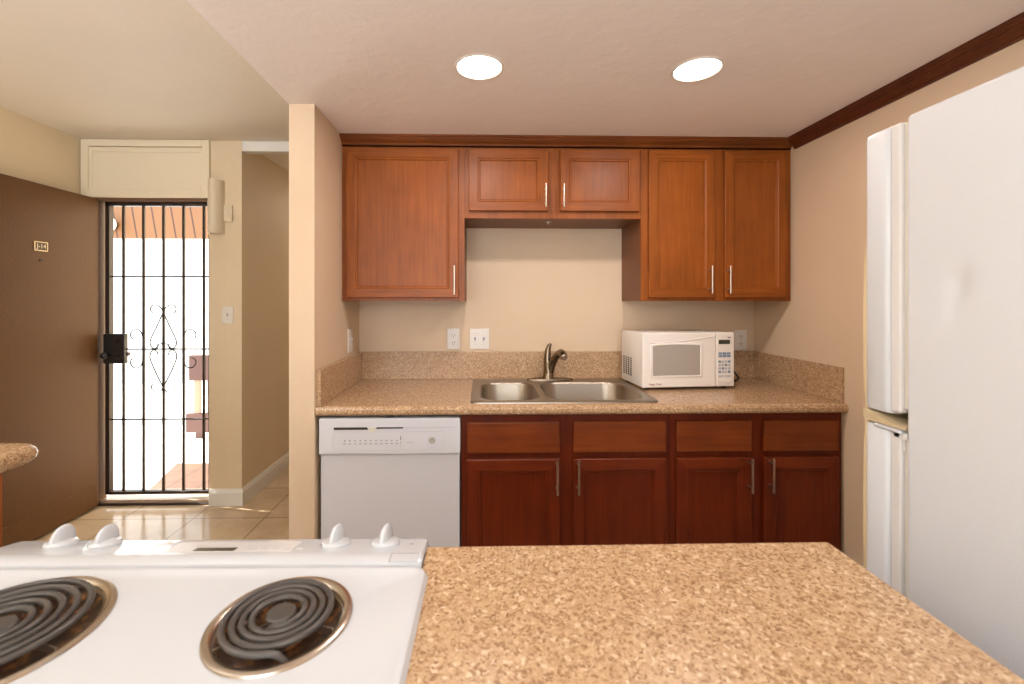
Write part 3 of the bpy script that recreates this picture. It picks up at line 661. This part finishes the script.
# ------------------------------------------------------------------ peninsula and left counter
pen = thing('granite_peninsula', (.26, .47, 0), 'tan granite peninsula between the white range and the refrigerator', 'peninsula')
MB().box(-.098, .622, .150, .781, CB, CT, .003).build('worktop', M['granite'], pen)
MB().box(-.085, .600, .20, .75, .10, CB).build('base', M['lower_wood'], pen)
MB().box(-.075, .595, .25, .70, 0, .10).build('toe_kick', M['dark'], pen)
for a, b in ((-.062, .245), (.275, .582)):
    o = MB().box(a, b, .755, .774, .13, .85, .003).build('door', M['lower_wood'], pen)
    MB().cyl((a+.03, .80, .60), (a+.03, .80, .74), .0055, n=10).cyl((a+.03, .774, .62), (a+.03, .80, .62), .0045, n=8).cyl((a+.03, .774, .72), (a+.03, .80, .72), .0045, n=8).build('handle', M['nickel'], o, SM)
lc = thing('side_counter', (-1.63, .75, 0), 'rounded end of a tan granite counter in front of the open brown door', 'counter')
sh = [(-1.95, .15)]+[(-1.338, .15)]+[(-1.398+.06*math.cos(a), 1.335+.06*math.sin(a)) for a in [PI/2*k/8 for k in range(9)]]+[(-1.95, 1.395)]
mb = MB(); cxs, cys = -1.63, .75
def inset(s): return [(x-(s if x > -1.7 else 0), y-(s if y > .5 else -s if y < .16 else 0)) for x, y in sh]
mb.loft([[(x, y, z) for x, y in inset(e)] for e, z in ((.022, .861), (.010, .865), (.002, .876), (0, .889), (.003, .902), (.010, .911), (.022, CT))])
mb.build('worktop', M['granite'], lc, SM)
MB().box(-1.93, -1.364, .20, 1.285, .10, .861, .002).build('cabinet', M['upper_wood'], lc)
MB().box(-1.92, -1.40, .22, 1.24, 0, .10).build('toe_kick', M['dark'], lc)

# ------------------------------------------------------------------ electric range with its controls on the far edge
rg = thing('electric_range', (-.47, .47, 0), 'white electric range with two black coil burners and four knobs', 'range')
RX0, RX1 = -.854, -.088
MB().box(RX0+.006, RX1-.020, .19, .775, .05, .896, .004).build('body', M['enamel'], rg)
MB().box(RX0+.012, RX1-.020, .775, .800, .20, .80, .006).build('oven_door', M['enamel'], rg)
MB().tube([(RX0+.06, .80, .75), (RX0+.06, .835, .75), (RX0+.10, .845, .75), (RX1-.10, .845, .75), (RX1-.06, .835, .75), (RX1-.06, .80, .75)], .011, 12).build('oven_handle', M['enamel'], rg, SM)
MB().box(RX0+.03, RX1-.03, .22, .75, 0, .05).build('plinth', M['dark'], rg)
BR = [(-.270, .597, .0914, .0765, 'right'), (-.621, .576, .1174, .1045, 'left')]
ZC = .922
mb = MB().plate(rrect(RX0+.018, RX1-.018, .196, .700, .012, 6), [circ(x, y, r-.006) for x, y, r, _, _ in BR], ZC)
mb.loft([[(x, y, z) for x, y in rrect(RX0+.018-e, RX1-.018+e, .196-e*.5, .700+e, .012+e*.6, 6)] for e, z in ((0, ZC), (.004, ZC+.0022), (.009, ZC+.0030), (.013, ZC+.0015), (.0165, ZC-.004), (.018, ZC-.0065), (.016, ZC-.0068))], False, False)
mb.build('cooktop', M['enamel'], rg, SM, weld=True)
# control panel: flat white ridge, then a face that slopes down to the far edge
pf = [(.719, .895), (.719, .918), (.7215, .9235), (.726, .926), (.745, .926), (.752, .9245), (.816, .9115), (.826, .907), (.832, .899), (.832, .84), (.805, .82), (.775, .82), (.775, .895)]
L = []
for e, xx in ((.012, RX0+.000), (.003, RX0+.003), (0, RX0+.012), (0, RX1-.024), (.003, RX1-.017), (.012, RX1-.014)):
    L.append([(xx, y-(e if y > .80 else 0), z-(e*.35 if z > .89 else 0)) for y, z in pf])
cpn = MB().loft(L).build('control_panel', M['enamel'], rg, SM)
slope = math.atan2(.9245-.9115, .816-.752); nrm = Vector((0, math.sin(slope), math.cos(slope)))
def onp(x, y): return Vector((x, y, .9245-(y-.752)*math.tan(slope)))
for x, yk, a in ((-.754, .798, -.05), (-.675, .797, -.1), (-.263, .791, -.22), (-.176, .791, -.20)):
    base = onp(x, yk)
    q = MB().lathe((0, 0, 0), [(.0245, 0), (.0245, .003), (.022, .0065), (.012, .009), (.0001, .0095)], 30)
    q.loft([[(w_*math.copysign(abs(math.cos(t))**.7, math.cos(t)), l_*math.sin(t)+.002, zz) for t in [2*PI*k/20 for k in range(20)]] for w_, l_, zz in ((.0092, .0228, .003), (.0080, .0222, .011), (.0064, .0195, .020), (.0048, .0150, .0265), (.0032, .0090, .0310), (.0008, .002, .0328))])
    q.xform(Matrix.Translation(base) @ Matrix.Rotation(-slope, 4, 'X') @ Matrix.Rotation(a, 4, 'Z'))
    q.build('knob', M['enamel'], cpn, SM)
def onpanel(nm, x0, x1, y0, y1, m, h=.0008):
    q = MB().box(x0, x1, y0-.78, y1-.78, -.002, h, .0003)
    q.xform(Matrix.Translation(onp(0, .78)) @ Matrix.Rotation(-slope, 4, 'X')); return q.build(nm, m, cpn)
onpanel('display', -.497, -.428, .760, .776, M['lcd'])
frm = onpanel('panel_overlay', -.545, -.330, .7555, .806, M['white_appliance'], .0004)
for k in range(5): onpanel('button', -.405+k*.020, -.393+k*.020, .766, .774, M['white_appliance'], .0012)
for k, x in enumerate((-.290, -.285, -.130)): onpanel('print_mark', x-.0025, x+.0025, .789, .793, M['grey_mark'], .0006)
MB().box(RX1-.066, RX1-.022, .7225, .7440, .9255, .9266, .0004).build('end_cap', M['enamel'], cpn)
MB().prism([(RX1-.0675, .7225), (RX1-.0660, .7225), (RX1-.0660, .7440), (RX1-.022, .7440), (RX1-.022, .7455), (RX1-.0675, .7455)], 'z', .9255, .9264).build('seam', M['grey_mark'], cpn)
# coil burners
for bx_, by_, r, rc, side in BR:
    z = ZC
    pan = MB().lathe((bx_, by_, z), [(r, .0005), (r-.001, .003), (r-.004, .0045), (r-.009, .004), (r-.014, .001), (r-.017, -.004)], 56).build('burner', M['chrome'], rg, SM)
    bowl = MB().lathe((bx_, by_, z), [(r-.0165, -.004), (r-.022, -.010), (r-.040, -.018), (.030, -.021), (.028, -.018), (.0001, -.018)], 48).build('drip_bowl', M['burnt'], pan, SM)
    turns = 4 if rc < .09 else 5; r0 = .026; pts = [(bx_+(r0-.001)*math.cos(-1.35-q), by_+(r0-.001)*math.sin(-1.35-q), z+.011-dz) for q, dz in ((.9, .014), (.6, .009), (.35, .004), (.15, .001))]
    N = turns*36; zt = .011
    for k in range(N+1):
        a = -1.35+2*PI*turns*k/N; rr = r0+(rc-.0055-r0)*k/N
        pts.append((bx_+rr*math.cos(a), by_+rr*math.sin(a), z+zt))
    last = Vector(pts[-1]); a = -1.35
    # tail of the coil bends down towards its socket
    tang = Vector((-math.sin(a), math.cos(a), 0))
    for s_, dz in ((.006, -.001), (.012, -.004), (.018, -.010), (.022, -.018)): pts.append(tuple(last+tang*s_+Vector((0, 0, dz))))
    pitch = (rc-.0055-r0)/turns
    MB().tube(pts, min(.0042, pitch*.39), 10, flat=1.0).build('coil', M['coil'], pan, SM)
    MB().lathe((bx_, by_, z+.006), [(.019, 0), (.019, .005), (.017, .007), (.0001, .0072)], 28).build('medallion', M['coil'], pan, SM)
    sp_ = MB()
    for k in range(3):
        a = PI/2+2*PI*k/3+.25; u = Vector((math.cos(a), math.sin(a), 0)); v = Vector((-u.y, u.x, 0)); c0 = Vector((bx_, by_, z))
        p1 = c0+u*.018; p2 = c0+u*(r-.012)
        sp_.loft([[p1-v*.0012+Vector((0, 0, -.004)), p1+v*.0012+Vector((0, 0, -.004)), p1+v*.0012+Vector((0, 0, .0055)), p1-v*.0012+Vector((0, 0, .0055))], [p2-v*.0012+Vector((0, 0, -.002)), p2+v*.0012+Vector((0, 0, -.002)), p2+v*.0012+Vector((0, 0, .0055)), p2-v*.0012+Vector((0, 0, .0055))]])
    sp_.build('support', M['steel'], pan)
rg.rotation_euler = (0, 0, math.radians(-.7))

# ------------------------------------------------------------------ outside the door
struct('floor_outside', box(-12, -1.797, 3.12, 12, -.12, -.02), M['stucco'], 'pale walkway outside the door', 'paving')
struct('floor_outside', MB().prism([(-2.37, 3.145), (-1.80, 3.145), (-1.80, 3.74), (-2.55, 3.74)], 'z', -.019, -.012), M['paver'], 'red-brown pavers just outside the security gate', 'paving')
struct('wall_outside', box(-12, -1.0, 8.4, 8.6, -.02, 6), M['stucco'], 'bright white wall across the walkway', 'wall')
struct('wall_outside', box(-6.6, -2.0, 5.5, 5.58, 2.108, 3.4), M['siding'], 'orange wood-plank siding across the top of the doorway view', 'siding')
rl = thing('porch_railing', (-2.4, 4.45, -.02), 'brown wooden railing outside, seen through the gate beside the wall', 'railing')
rz = lambda py: atY(200, py, 4.45).z
MB().box(-2.90, -1.80, 4.42, 4.48, rz(380), rz(355), .004).build('top_board', M['rail_wood'], rl)
MB().box(-2.93, -1.80, 4.42, 4.48, rz(432), rz(413), .004).build('bottom_board', M['rail_wood'], rl)
for k in range(8): MB().box(-2.86+k*.13, -2.80+k*.13, 4.435, 4.465, rz(413), rz(380), .002).build('slat', M['pale_wood'] if k % 2 == 0 else M['rail_wood'], rl)
for q in (-2.84, -1.9): MB().box(q, q+.06, 4.43, 4.47, -.02, rz(432)).build('post', M['rail_wood'], rl)
lm = thing('globe_lamp', (-4.2, 5.40, 2.10), 'white globe lamp outside on the orange siding', 'outdoor lamp')
p = atY(107.5, 224, 5.40)
MB().sphere(p+Vector((0, -.03, 0)), .103, n=28).build('globe', M['stucco'], lm, SM)
MB().cyl((p.x, 5.40, p.z), (p.x, 5.50, p.z), .05).build('mount', M['iron'], lm, SM)
